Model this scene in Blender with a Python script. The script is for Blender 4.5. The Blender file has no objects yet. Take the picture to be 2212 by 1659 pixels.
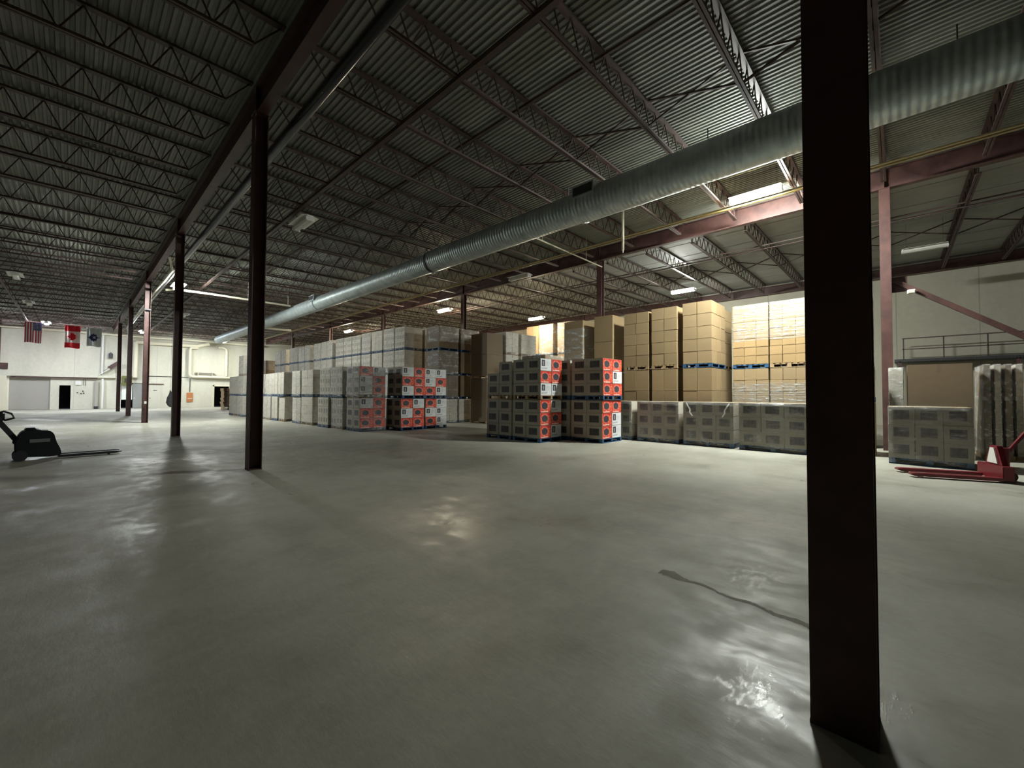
import bpy, bmesh, math, random
from mathutils import Vector, Matrix
random.seed(7)
sc = bpy.context.scene
C = sc.collection

# ---------------------------------------------------------------- camera
# world: x = across the bays, y = along the girders, z = up; the camera stands at the origin
def make_camera():
    f, yaw, pit, rol = 888.145, math.radians(-46.825), math.radians(1.486), math.radians(.263)
    F = Vector((-math.sin(yaw)*math.cos(pit), math.cos(yaw)*math.cos(pit), math.sin(pit)))
    R = Vector((math.cos(yaw), math.sin(yaw), 0)); U = R.cross(F)
    R2 = R*math.cos(rol)+U*math.sin(rol); U2 = -R*math.sin(rol)+U*math.cos(rol)
    cd = bpy.data.cameras.new('camera'); cam = bpy.data.objects.new('camera', cd); C.objects.link(cam)
    m = Matrix.Identity(4)
    for i in range(3):
        m[i][0], m[i][1], m[i][2] = R2[i], U2[i], -F[i]
    m[0][3], m[1][3], m[2][3] = 0, 0, 1.6
    cam.matrix_world = m
    cd.sensor_width = 36; cd.lens = 36*f/2212; cd.clip_start = .05; cd.clip_end = 200
    sc.camera = cam
make_camera()
# ---------------------------------------------------------------- world and exposure
w = bpy.data.worlds.new('night'); sc.world = w; w.use_nodes = True
w.node_tree.nodes['Background'].inputs[0].default_value = (.02, .022, .03, 1)
w.node_tree.nodes['Background'].inputs[1].default_value = .2
vs = sc.view_settings
vs.view_transform = 'Standard'; vs.look = 'None'; vs.gamma = 1; vs.use_curve_mapping = False
vs.exposure = 3.48
sc.cycles.max_bounces = 6; sc.cycles.diffuse_bounces = 4; sc.cycles.glossy_bounces = 3
sc.cycles.transmission_bounces = 4; sc.cycles.transparent_max_bounces = 12
sc.cycles.sample_clamp_indirect = 6; sc.cycles.caustics_reflective = False; sc.cycles.caustics_refractive = False
sc.cycles.use_light_tree = True; sc.cycles.use_denoising = True
LAMP = 78.0      # radiance of a burning tube

# ---------------------------------------------------------------- node expressions
class X:
    def __init__(s, nt, sock): s.nt, s.s = nt, sock
    def op(s, o, b=None, c=None):
        n = s.nt.nodes.new('ShaderNodeMath'); n.operation = o
        s.nt.links.new(s.s, n.inputs[0])
        for i, v in ((1, b), (2, c)):
            if v is None: continue
            if isinstance(v, X): s.nt.links.new(v.s, n.inputs[i])
            else: n.inputs[i].default_value = v
        return X(s.nt, n.outputs[0])
    def __add__(s, b): return s.op('ADD', b)
    def __sub__(s, b): return s.op('SUBTRACT', b)
    def __mul__(s, b): return s.op('MULTIPLY', b)
    def __lt__(s, b): return s.op('LESS_THAN', b)
    def __gt__(s, b): return s.op('GREATER_THAN', b)
    def mod(s, b): return s.op('FLOORED_MODULO', b)
    def mx(s, b): return s.op('MAXIMUM', b)
    def ab(s): return s.op('ABSOLUTE')
def coords(nt, kind='Object'):
    t = nt.nodes.new('ShaderNodeTexCoord'); sp = nt.nodes.new('ShaderNodeSeparateXYZ')
    nt.links.new(t.outputs[kind], sp.inputs[0])
    return [X(nt, sp.outputs[i]) for i in range(3)], t.outputs[kind]
def rectm(a, b, ca, cb, ha, hb): return ((a-ca).ab() < ha)*((b-cb).ab() < hb)
def disc(a, b, ca, cb, r, k=1.0):
    da, db = a-ca, (b-cb)*k
    return (da*da+db*db) < r*r
def noise(nt, vec, scale, detail=3, rough=.5, stretch=None):
    n = nt.nodes.new('ShaderNodeTexNoise'); n.inputs['Scale'].default_value = scale
    n.inputs['Detail'].default_value = detail; n.inputs['Roughness'].default_value = rough
    if vec is not None:
        if stretch:
            m = nt.nodes.new('ShaderNodeMapping'); m.inputs['Scale'].default_value = stretch
            nt.links.new(vec, m.inputs[0]); vec = m.outputs[0]
        nt.links.new(vec, n.inputs['Vector'])
    return X(nt, n.outputs['Fac'])
def ramp(nt, fac, stops):
    r = nt.nodes.new('ShaderNodeValToRGB'); nt.links.new(fac.s, r.inputs[0])
    el = r.color_ramp.elements
    while len(el) < len(stops): el.new(.5)
    for e, (p, c) in zip(el, stops):
        e.position = p; e.color = (*c, 1) if len(c) == 3 else c
    return r.outputs[0]
def mixc(nt, fac, a, b):
    m = nt.nodes.new('ShaderNodeMix'); m.data_type = 'RGBA'
    if isinstance(fac, X): nt.links.new(fac.s, m.inputs[0])
    else: m.inputs[0].default_value = fac
    for i, v in ((6, a), (7, b)):
        if isinstance(v, tuple): m.inputs[i].default_value = (*v[:3], 1)
        else: nt.links.new(v, m.inputs[i])
    return m.outputs[2]
def bump(nt, h, strength, dist=.01):
    b = nt.nodes.new('ShaderNodeBump'); b.inputs['Strength'].default_value = strength; b.inputs['Distance'].default_value = dist
    nt.links.new(h.s, b.inputs['Height']); return b.outputs[0]
MATS = {}
def mat(name, color=(.5, .5, .5), rough=.6, metal=0, spec=.5, build=None):
    if name in MATS: return MATS[name]
    m = bpy.data.materials.new(name); m.use_nodes = True; nt = m.node_tree
    p = nt.nodes['Principled BSDF']
    p.inputs['Base Color'].default_value = (*color, 1); p.inputs['Roughness'].default_value = rough
    p.inputs['Metallic'].default_value = metal; p.inputs['Specular IOR Level'].default_value = spec
    if build: build(nt, p)
    MATS[name] = m; return m
def emis(name, color, strength):
    m = bpy.data.materials.new(name); m.use_nodes = True; nt = m.node_tree
    nt.nodes.remove(nt.nodes['Principled BSDF'])
    e = nt.nodes.new('ShaderNodeEmission'); e.inputs[0].default_value = (*color, 1); e.inputs[1].default_value = strength
    nt.links.new(e.outputs[0], nt.nodes['Material Output'].inputs[0]); MATS[name] = m; return m
def mottled(c1, c2, scale=6, stretch=None, kind='Object', bmp=0, lo=.35, hi=.65):
    def b(nt, p):
        _, v = coords(nt, kind); n = noise(nt, v, scale, 4, .6, stretch)
        nt.links.new(ramp(nt, n, [(lo, c1), (hi, c2)]), p.inputs['Base Color'])
        if bmp: nt.links.new(bump(nt, n, bmp), p.inputs['Normal'])
    return b

# ---------------------------------------------------------------- materials
def floor_b(nt, p):
    (x, y, z), v = coords(nt)
    big = noise(nt, v, .16, 5, .6); mid = noise(nt, v, .9, 5, .65, (1, 1.6, 1)); fine = noise(nt, v, 14, 4, .7)
    streak = noise(nt, v, .5, 4, .6, (3.2, .7, 1))
    t = big*.45+mid*.3+streak*.15+fine*.1
    nt.links.new(ramp(nt, t, [(.37, (.25, .24, .198)), (.5, (.35, .34, .285)), (.63, (.43, .42, .365))]), p.inputs['Base Color'])
    wet = noise(nt, v, .55, 4, .6, (1, .8, 1))*.62+noise(nt, v, 3.2, 4, .65, (1.6, .9, 1))*.38
    r = ramp(nt, wet, [(.42, (.68,)*3), (.50, (.55,)*3), (.58, (.38,)*3), (.64, (.27,)*3)])
    nt.links.new(r, p.inputs['Roughness'])
    # patches where the sealer is worn glossy and rippled
    patch = None
    for (a, b, rad) in ((2.55, .60, .42), (3.25, 4.1, .40), (4.15, .95, .55), (2.95, .15, .35)):
        dx, dy = x-a, (y-b)*1.2
        m_ = ((dx*dx+dy*dy).op('SQRT')*(-1/rad)+1).mx(0.0)
        patch = m_ if patch is None else patch.mx(m_)
    blot = noise(nt, v, 7, 4, .65, (1.5, 3, 1))
    pm_ = (patch*1.1+blot*4.2-2.75).op('MINIMUM', 1.0).mx(0.0)*(patch > .02)
    rr = nt.nodes.new('ShaderNodeSeparateXYZ'); nt.links.new(r, rr.inputs[0])
    rough = X(nt, rr.outputs[0])-pm_*.30
    nt.links.new(rough.mx(.2).s, p.inputs['Roughness'])
    rip = noise(nt, v, 9, 3, .6, (2.4, 1, 1)); rip2 = noise(nt, v, 30, 3, .6, (1, 3, 1))
    nt.links.new(bump(nt, rip*.8+fine*.2+rip2*pm_*1.2, .22, .01), p.inputs['Normal'])
M_floor = mat('sealed_concrete', build=floor_b, spec=.32)
M_stain = mat('damp_concrete', build=mottled((.17, .163, .13), (.23, .22, .18), 5), rough=.75, spec=.15)
def wall_b(base, seam, pitch, axis):
    def b(nt, p):
        (x, y, z), v = coords(nt); a = (x, y)[axis]
        s = ((a.mod(pitch)-pitch*.5).ab() > pitch*.5-.02)
        n = noise(nt, v, .6, 5, .65, (1, 1, .35)); n2 = noise(nt, v, 5, 3, .6)
        col = ramp(nt, n*.7+n2*.3, [(.3, tuple(c*.8 for c in base)), (.6, base)])
        nt.links.new(mixc(nt, s, col, seam), p.inputs['Base Color'])
        nt.links.new(bump(nt, n2*(s*-1+1), .2), p.inputs['Normal'])
    return b
M_wallF = mat('cream_painted_wall', build=wall_b((.66, .65, .55), (.5, .49, .42), 6.1, 0), rough=.7)
M_wallR = mat('precast_panel_wall', build=wall_b((.46, .44, .36), (.3, .29, .25), 3.0, 1), rough=.8)
M_wallL = mat('grey_block_wall', build=wall_b((.12, .12, .11), (.08, .08, .07), 4.0, 1), rough=.8)
M_deck = mat('galvanised_roof_deck', build=mottled((.18, .19, .165), (.27, .275, .245), 1.3, (1, .4, 1)), rough=.6, metal=.1)
M_deckW = mat('pale_flat_roof_deck', build=mottled((.27, .275, .255), (.34, .345, .32), 1.0, (1, .5, 1)), rough=.6)
M_steel = mat('red_primer_steel', build=mottled((.055, .026, .024), (.095, .044, .038), 3, None, 'Object'), rough=.5)
M_steel2 = mat('red_primer_joist_steel', build=mottled((.045, .026, .023), (.08, .045, .039), 3), rough=.55)
M_black = mat('black_painted_pipe', (.012, .012, .016), .22)
M_yel = mat('yellow_gas_pipe', (.36, .28, .14), .45)
M_cream = mat('cream_pipe_paint', (.72, .68, .54), .4)
M_white = mat('white_enamel', (.75, .75, .72), .35)
M_dkgrey = mat('dark_grey_plastic', (.03, .03, .035), .5)
def duct_b(nt, p):
    (x, y, z), v = coords(nt)
    w_ = nt.nodes.new('ShaderNodeTexWave'); w_.bands_direction = 'Y'; w_.inputs['Scale'].default_value = 2.6
    w_.inputs['Distortion'].default_value = 0; nt.links.new(v, w_.inputs[0])
    nt.links.new(bump(nt, X(nt, w_.outputs['Fac']), .5, .02), p.inputs['Normal'])
    n = noise(nt, v, 3, 4, .6)
    nt.links.new(ramp(nt, n, [(.35, (.36, .42, .43)), (.65, (.50, .56, .56))]), p.inputs['Base Color'])
M_duct = mat('galvanised_duct', build=duct_b, rough=.42, metal=.45)
M_blue = mat('blue_pallet_wood', build=mottled((.015, .055, .13), (.03, .11, .24), 9), rough=.6)
M_wood = mat('bare_pallet_wood', build=mottled((.26, .17, .09), (.42, .30, .17), 9, (1, 6, 1)), rough=.75)
def kraft(c, prints=None):
    def b(nt, p):
        (x, y, z), g = coords(nt, 'Generated'); _, v = coords(nt)
        oi = nt.nodes.new('ShaderNodeObjectInfo')
        n = noise(nt, v, 2.5, 4, .6, (1, 1, 4))
        rnd = X(nt, oi.outputs['Random'])
        t = n*.6+rnd*.4
        col = ramp(nt, t, [(.25, tuple(k*.82 for k in c)), (.75, c)])
        if prints == 'square':        # dark picture panel on the long side
            m = rectm(y, z, .5, .53, .30, .27)
            n2 = noise(nt, v, 12, 4, .6)
            pc = ramp(nt, n2, [(.35, (.035, .035, .04)), (.7, (.10, .09, .085))])
            col = mixc(nt, m, col, pc)
        elif prints == 'pair':        # two small grey print panels
            m = rectm(y, z, .28, .55, .13, .24)+rectm(y, z, .72, .55, .13, .24)
            col = mixc(nt, m, col, tuple(k*.42 for k in c))
        elif prints == 'text':
            nn = noise(nt, g, 1, 2, .5, (60, 60, 1))
            m = ((z-.06).ab() < .035)*(nn > .5)*((y-.5).ab() < .4)
            col = mixc(nt, m, col, (.08, .06, .04))
        tape = ((y-.5).ab() < .03)*(z > .9)
        col = mixc(nt, tape, col, tuple(k*.8 for k in c))
        nt.links.new(col, p.inputs['Base Color'])
    return b
M_kb = mat('brown_cardboard', build=kraft((.33, .235, .125)), rough=.7)
M_kt = mat('brown_cardboard_with_stencil', build=kraft((.34, .225, .10), 'text'), rough=.7)
M_kd = mat('dark_brown_cardboard', build=kraft((.19, .135, .08)), rough=.7)
M_kg = mat('grey_cardboard', build=kraft((.58, .54, .455)), rough=.7)
M_kgr = mat('shaded_grey_cardboard_with_picture_panel', build=kraft((.25, .235, .19), 'square'), rough=.7)  # darker copy for the low loads, their shaded fronts put into the colour
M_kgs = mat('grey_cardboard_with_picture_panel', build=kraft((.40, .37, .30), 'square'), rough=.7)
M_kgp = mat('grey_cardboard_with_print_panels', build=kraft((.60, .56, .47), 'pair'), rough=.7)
def redend(nt, p):
    (x, y, z), g = coords(nt, 'Generated'); _, v = coords(nt)
    oi = nt.nodes.new('ShaderNodeObjectInfo'); sh = X(nt, oi.outputs['Random'])
    n = noise(nt, g, 5, 5, .7)
    n2 = noise(nt, g, 11, 4, .7)
    col = ramp(nt, n, [(.30, (.30, .012, .02)), (.46, (.62, .04, .035)), (.57, (.80, .16, .08)), (.68, (.88, .40, .22))])
    cx_ = .42
    ring = disc(x, z, cx_, .54, .37)*(n2 > .5)
    col = mixc(nt, ring*.7, col, (.85, .30, .22))
    d = disc(x, z, cx_, .54, .27)
    fan = ramp(nt, n2, [(.3, (.018, .022, .035)), (.7, (.09, .095, .11))])
    col = mixc(nt, d, col, fan)
    nn = noise(nt, g, 1, 2, .5, (26, 1, 8))
    txt = ((z-.09).ab() < .035)*((x-.42).ab() < .32)*(nn > .42)
    col = mixc(nt, txt, col, (.9, .75, .7))
    edge = ((x-.5).ab() > .485).op('MAXIMUM', (z-.5).ab() > .48)
    col = mixc(nt, edge, col, (.16, .02, .02))
    nt.links.new(col, p.inputs['Base Color'])
M_red = mat('red_printed_carton_end', build=redend, rough=.45)
def whiteend(nt, p):
    (x, y, z), g = coords(nt, 'Generated')
    n = noise(nt, g, 2.5, 4, .6)
    col = ramp(nt, n, [(.3, (.62, .64, .66)), (.7, (.80, .81, .82))])
    pic = rectm(x, z, .26, .64, .15, .25); inner = rectm(x, z, .26, .62, .055, .17)
    col = mixc(nt, pic, col, (.035, .035, .045)); col = mixc(nt, inner, col, (.32, .33, .35))
    l1 = rectm(x, z, .65, .72, .16, .012)+rectm(x, z, .62, .62, .12, .01)+rectm(x, z, .64, .5, .14, .01)
    col = mixc(nt, l1, col, (.5, .52, .55))
    nn = noise(nt, g, 1, 3, .6, (30, 1, 14))
    txt = ((z-.2).ab() < .04)*((x-.36).ab() < .27)*(nn > .5)
    col = mixc(nt, txt, col, (.10, .10, .12))
    edge = ((x-.5).ab() > .488).op('MAXIMUM', (z-.5).ab() > .485)
    col = mixc(nt, edge, col, (.3, .3, .3))
    nt.links.new(col, p.inputs['Base Color'])
M_wht = mat('white_printed_carton_end', build=whiteend, rough=.4)
def wrap_b(lo, hi, st=(1, 1, 3), tint=(.80, .80, .78)):
    def b(nt, p):
        _, v = coords(nt)
        out = nt.nodes['Material Output']
        n = noise(nt, v, 1.8, 5, .65, st); n2 = noise(nt, v, 5, 5, .7, (1, 1, 2.2)); n3 = noise(nt, v, 16, 3, .6, (1, 1, 1.5))
        p.inputs['Base Color'].default_value = (*tint, 1); p.inputs['Roughness'].default_value = .16
        p.inputs['Specular IOR Level'].default_value = .8
        nt.links.new(bump(nt, n2*.6+n3*.4, .9, .05), p.inputs['Normal'])
        tr = nt.nodes.new('ShaderNodeBsdfTransparent'); mx = nt.nodes.new('ShaderNodeMixShader')
        f = ramp(nt, n*.65+n2*.35, [(.42, (lo,)*3), (.52, (lo+(hi-lo)*.3,)*3), (.60, (hi,)*3)])
        nt.links.new(f, mx.inputs[0]); nt.links.new(tr.outputs[0], mx.inputs[1]); nt.links.new(p.outputs[0], mx.inputs[2])
        nt.links.new(mx.outputs[0], out.inputs[0])
    return b
M_wrap = mat('stretch_film', build=wrap_b(.06, .34))
M_wrapH = mat('thick_stretch_film', build=wrap_b(.10, .66))
M_wrapS = mat('streaky_stretch_film', build=wrap_b(.05, .9, (.5, .5, 12), (.52, .52, .5)))

# ---------------------------------------------------------------- mesh helpers
class MB:
    def __init__(s): s.v, s.f, s.m = [], [], []
    def box(s, a, b, mi=0, sides=None):
        (x0, y0, z0), (x1, y1, z1) = a, b; k = len(s.v)
        s.v += [(x0,y0,z0),(x1,y0,z0),(x1,y1,z0),(x0,y1,z0),(x0,y0,z1),(x1,y0,z1),(x1,y1,z1),(x0,y1,z1)]
        F = [(0,3,2,1),(4,5,6,7),(0,1,5,4),(1,2,6,5),(2,3,7,6),(3,0,4,7)]   # bottom top -y +x +y -x
        for i, q in enumerate(F):
            s.f.append(tuple(k+j for j in q)); s.m.append(sides[i] if sides else mi)
        return s
    def bar(s, p, q, w, h, mi=0, up=(0, 0, 1)):
        p, q = Vector(p), Vector(q); d = (q-p).normalized(); u = Vector(up)
        if abs(d.dot(u)) > .98: u = Vector((1, 0, 0))
        r = d.cross(u).normalized(); u = r.cross(d); k = len(s.v)
        for e in (p, q):
            for a, b in ((-1,-1),(1,-1),(1,1),(-1,1)): s.v.append(tuple(e+r*a*w/2+u*b*h/2))
        for q4 in ((0,1,2,3),(7,6,5,4),(0,4,5,1),(1,5,6,2),(2,6,7,3),(3,7,4,0)): s.f.append(tuple(k+j for j in q4)); s.m.append(mi)
        return s
    def tube(s, pts, r, n=10, mi=0, cap=True):
        pts = [Vector(p) for p in pts]; k0 = len(s.v); N = len(pts); pr = None
        for i, p in enumerate(pts):
            d = (pts[min(i+1, N-1)]-pts[max(i-1, 0)]).normalized()
            if pr is None:
                a = Vector((0, 0, 1)) if abs(d.z) < .9 else Vector((1, 0, 0)); pr = d.cross(a).normalized()
            pr = (pr-d*pr.dot(d)).normalized(); b = d.cross(pr); rr = r[i] if isinstance(r, (list, tuple)) else r
            for j in range(n):
                t = 2*math.pi*j/n; s.v.append(tuple(p+(pr*math.cos(t)+b*math.sin(t))*rr))
        for i in range(N-1):
            for j in range(n):
                a = k0+i*n+j; b_ = k0+i*n+(j+1) % n; s.f.append((a, b_, b_+n, a+n)); s.m.append(mi)
        if cap:
            s.f.append(tuple(k0+j for j in range(n))[::-1]); s.m.append(mi)
            s.f.append(tuple(k0+(N-1)*n+j for j in range(n))); s.m.append(mi)
        return s
    def prism(s, prof, axis, a, b, mi=0):
        """closed outline extruded along axis 0/1/2 from a to b; outline gives the two other coordinates in order"""
        k = len(s.v); n = len(prof)
        for t in (a, b):
            for p in prof:
                c = list(p); c.insert(axis, t); s.v.append(tuple(c))
        for i in range(n): s.f.append((k+i, k+(i+1) % n, k+n+(i+1) % n, k+n+i)); s.m.append(mi)
        s.f.append(tuple(range(k, k+n))[::-1]); s.f.append(tuple(range(k+n, k+2*n))); s.m += [mi, mi]
        return s
    def mesh(s, name, mats, smooth=False, bevel=0):
        me = bpy.data.meshes.new(name); me.from_pydata(s.v, [], s.f)
        for m in (mats if isinstance(mats, (list, tuple)) else [mats]): me.materials.append(m)
        me.polygons.foreach_set('material_index', s.m)
        bm = bmesh.new(); bm.from_mesh(me); bmesh.ops.recalc_face_normals(bm, faces=bm.faces)
        if bevel: bmesh.ops.bevel(bm, geom=list(bm.edges), offset=bevel, segments=2, affect='EDGES', clamp_overlap=True)
        bm.to_mesh(me); bm.free()
        if smooth: me.shade_smooth(); me.set_sharp_from_angle(angle=math.radians(40))
        return me
    def build(s, name, mats, parent=None, loc=(0, 0, 0), smooth=False, bevel=0):
        return put(name, s.mesh(name, mats, smooth, bevel), parent, loc)
def put(name, me, parent=None, loc=(0, 0, 0), rz=0):
    o = bpy.data.objects.new(name, me); C.objects.link(o); o.location = loc; o.rotation_euler = (0, 0, rz)
    if parent: o.parent = parent
    return o
def tag(o, label=None, cat=None, group=None, kind=None):
    for k, v in (('label', label), ('category', cat), ('group', group), ('kind', kind)):
        if v: o[k] = v
    return o
def thing(name, label, cat, loc=(0, 0, 0), rz=0, group=None):
    return tag(put(name, None, None, loc, rz), label, cat, group)
def struct(name, mb, mats, loc=(0, 0, 0), **k):
    return tag(mb.build(name, mats, None, loc, **k), kind='structure')

# ---------------------------------------------------------------- geometry of the hall
V1, V2, V3 = 2.634, 16.56, 30.3
U0, S = .211, 9.748
UF, UB, VL = 58.4, -16.0, -11.3
def zb(v): return 7.6+(v-V1)*.0158          # underside of the girders and joists; the roof rises gently
def zd(v): return zb(v)+.66                 # underside of the roof deck

struct('floor', MB().box((VL-.3, UB-.3, -.3), (V3+.7, UF+.6, 0)), M_floor)
def deck(name, va, vb, m, pitch, depth):
    mb = MB(); v = va; pr = []
    while v < vb-.01:
        if depth:
            q = pitch; pr += [(v, 0), (v+q*.38, 0), (v+q*.5, depth), (v+q*.88, depth)]; v += q
        else: pr.append((v, 0)); v += pitch
    pr.append((vb, 0))
    k = 0
    for yy in (UB, UF):
        for (a, d) in pr: mb.v.append((a, yy, zd(a)+d))
    n = len(pr)
    for i in range(n-1): mb.f.append((i, i+1, n+i+1, n+i)); mb.m.append(0)
    if not depth:                            # lapped seams of the flat deck
        for a in range(1, n-1, 3):
            x0 = pr[a][0]; mb.box((x0-.02, UB, zd(x0)-.012), (x0+.02, UF, zd(x0)+.012))
    return struct(name, mb, m)
deck('ceiling', VL, V2, M_deck, .13, .038)
deck('ceiling_back_bay', V2, V3+.3, M_deckW, .6, 0)
struct('ceiling_insulation', MB().box((VL-.3, UB-.3, 9.0), (V3+.7, UF+.6, 9.2)), M_dkgrey)
struct('wall_right', MB().box((V3+.15, UB-.3, 0), (V3+.5, UF+.4, 9.0)), M_wallR)
struct('wall_left', MB().box((VL-.3, UB-.3, 0), (VL, UF+.4, 9.0)), M_wallL)
struct('wall_behind', MB().box((VL, UB-.3, 0), (V3+.15, UB, 9.0)), M_wallL)
# far wall with its openings cut out as gaps between blocks (openings: x0, x1, z0, z1)
def wall_with_holes(name, x0, x1, y0, y1, ztop, holes, m):
    mb = MB(); xs = x0
    for (a, b, c, d) in sorted(holes):
        mb.box((xs, y0, 0), (a, y1, ztop)); mb.box((a, y0, d), (b, y1, ztop))
        if c > 0: mb.box((a, y0, 0), (b, y1, c))
        xs = b
    mb.box((xs, y0, 0), (x1, y1, ztop)); return struct(name, mb, m)
wall_with_holes('wall_far', VL, V3+.15, UF, UF+.35, 9.0,
                [(-4.0, -1.52, 0, 3.05), (-.98, -.2, 0, 2.3), (3.35, 5.05, 0, 2.65), (11.27, 12.75, 0, 2.42)], M_wallF)
M_dark = mat('painted_room_darkness', (.02, .02, .02), .8)  # near-black colour stands in for the darkness inside the back rooms
struct('wall_back_rooms', MB().box((VL, UF+3.5, 0), (V3, UF+3.7, 9.0)).box((-1.3, UF+.35, 0), (-1.2, UF+3.5, 3)).box((.1, UF+.35, 0), (.2, UF+3.5, 3))
       .box((10.9, UF+.35, 0), (11.0, UF+3.5, 3)).box((13.1, UF+.35, 0), (13.2, UF+3.5, 3)), M_dark)
struct('trim_back_room_lids', MB().box((-1.3, UF+.35, 2.9), (.2, UF+3.5, 3)).box((10.9, UF+.35, 2.9), (13.2, UF+3.5, 3)), M_dark)

# ---------------------------------------------------------------- columns
def w_section(d=.25, b=.25, tf=.016, tw=.011):   # flanges face +-x, web along x
    h = d/2; c = b/2
    return [(-h,-c),(-h+tf,-c),(-h+tf,-tw/2),(h-tf,-tw/2),(h-tf,-c),(h,-c),(h,c),(h-tf,c),(h-tf,tw/2),(-h+tf,tw/2),(-h+tf,c),(-h,c)]
def column(x, y, label, group=None):
    t = thing('steel_column', label, 'column', (x, y, 0), group=group)
    mb = MB().prism(w_section(), 2, .02, zb(x)-.015); mb.build('shaft', M_steel, t)
    MB().box((-.127, -.127, 0), (.127, .127, .02)).build('base_plate', M_steel, t)
    MB().box((-.15, -.14, zb(x)-.015), (.15, .14, zb(x))).build('cap_plate', M_steel, t)
    return t
ordn = ['nearest', 'second', 'third', 'fourth', 'fifth', 'sixth']
fr = ['huge dark steel column in the right foreground, nearest of all',
      'dark steel column standing left of the pallet stacks, second in the front row',
      'dark steel column with a lamp glowing beside its head, third in the front row',
      'pink-lit steel column with a small white sticker, fourth in the front row',
      'slim dark steel column beyond the pink-lit one, fifth in the front row',
      'slimmest dark steel column, farthest of the front row, close to the cream wall']
cols = []
for k in range(6): cols.append(column(V1, U0+S*k, fr[k]))
MB().box((-.132, -.05, 1.02), (-.1265, .05, 1.16)).build('white_sticker', M_white, cols[3])
MB().box((-.05, -.131, 1.02), (.05, -.126, 1.16)).build('white_sticker', M_white, cols[3])
MB().prism([(-.14, -.14), (.14, -.14), (.14, .14), (-.14, .14)], 2, 6.05, 6.12).build('clamp_band', M_dkgrey, cols[3])
br = ['pink steel column at right, rising behind the low grey pallet load',
      'steel column rising behind the tall brown carton stacks right of centre',
      'steel column rising over the dark wrapped loads near the warm lamp',
      'steel column head showing above the tall grey rear stacks, fourth of the back row',
      'steel column head above the grey rear stacks, fifth of the back row',
      'steel column head above the grey rear stacks, farthest of the back row']
for k in range(6): column(V2, U0+S*k, br[k])
# girders
def girder(x, y0, y1, label, d=.6, b=.2):
    h, c = d/2, b/2; z = zb(x)+h
    pf = [(x-c, z-h), (x+c, z-h), (x+c, z-h+.018), (x+.006, z-h+.018), (x+.006, z+h-.018), (x+c, z+h-.018), (x+c, z+h), (x-c, z+h), (x-c, z+h-.018), (x-.006, z+h-.018), (x-.006, z-h+.018), (x-c, z-h+.018)]
    t = thing('roof_girder', label, 'girder', (0, y0, 0))
    MB().prism(pf, 1, 0, y1-y0).build('beam', M_steel, t)
    for k in range(-2, 7):
        yy = U0+S*k-y0
        if 0 < yy < y1-y0-.1:
            for sx in (-1, 1): MB().box((x+sx*.01 if sx > 0 else x-c+.005, yy-.006, z-h+.018), (x+c-.005 if sx > 0 else x-.01, yy+.006, z+h-.018)).build('stiffener', M_steel, t)
girder(V1, UB+.05, UF-.02, 'long dark red roof girder over the front row of columns')
girder(V2, UB+.05, UF-.02, 'long dark red roof girder over the back row of columns, lit pink by a lamp')
girder(V3-.12, UB+.05, UF-.02, 'long dark red girder running along the top of the right wall', d=.5)
# joists: one of each bay, then copies
ONES = 'first second third fourth fifth sixth seventh eighth ninth tenth eleventh twelfth thirteenth fourteenth fifteenth sixteenth seventeenth eighteenth nineteenth'.split()
def nth(n): return ONES[n-1] if n < 20 else 'twentieth' if n == 20 else 'twenty-'+ONES[n-21]
def joist_meshes(xa, xb):
    n = 22; L = xb-xa
    top, bot, web = MB(), MB(), MB()
    za, zc = zb(xa)+.605, zb(xb)+.605
    top.bar((xa+.06, 0, za), (xb-.06, 0, zc), .13, .045)
    x0, x1 = xa+.55, xb-.55; bz = lambda x: zb(x)+.02
    for s in (-1, 1): bot.bar((x0, s*.034, bz(x0)), (x1, s*.034, bz(x1)), .05, .05)
    tz = lambda x: zb(x)+.60
    xs = [x0+(x1-x0)*i/n for i in range(n+1)]
    web.bar((xa+.1, 0, tz(xa)), (x0, 0, bz(x0)), .022, .022); web.bar((xb-.1, 0, tz(xb)), (x1, 0, bz(x1)), .022, .022)
    for i in range(n):
        m = (xs[i]+xs[i+1])/2
        web.bar((xs[i], 0, bz(xs[i])), (m, 0, tz(m)), .022, .022); web.bar((m, 0, tz(m)), (xs[i+1], 0, bz(xs[i+1])), .022, .022)
    return [('top_chord', top.mesh('top_chord', M_steel2)), ('bottom_chord', bot.mesh('bottom_chord', M_steel2)), ('web', web.mesh('web', M_steel2))]
JN = range(-5, 30)
for xa, xb, lab, grp in ((VL+.1, V1-.1, 'dark roof joist left of the front girder', 'joists left of the front girder'),
                         (V1+.1, V2-.1, 'roof joist under ribbed deck between the girders', 'joists between the two girders'),
                         (V2+.1, V3-.2, 'roof joist under pale deck beyond the back girder', 'joists beyond the back girder')):
    ms = joist_meshes(xa, xb)
    for k in JN:
        where = 'in line with the foreground column' if k == 0 else nth(abs(k))+(' beyond' if k > 0 else ' before')+' the foreground column'
        t = thing('bar_joist', lab+', '+where, 'joist', (0, U0+1.95*k, 0), group=grp)
        for nme, me in ms: put(nme, me, t)
def run(x, dz, r, m, label, name='bridging_rod', y0=UB+.1, y1=UF-.05, cat='bracing'):
    z = zb(x)+dz
    return tag(MB().bar((x, y0, z), (x, y1, z), r, r).build(name, m), label, cat)
run(4.9, -.01, .10, M_steel2, 'thick dark bridging bar under the joists beside the front girder')
run(6.95, .57, .05, M_steel2, 'thin bridging bar high between the joists, left of the duct')
run(20.0, .0, .05, M_steel2, 'bridging bar under the joists just beyond the back girder')
run(19.6, .02, .04, M_steel2, 'second bridging bar beside the first beyond the back girder')
run(-2.75, -.01, .09, M_steel2, 'dark bridging bar under the joists left of the front girder')
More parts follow.
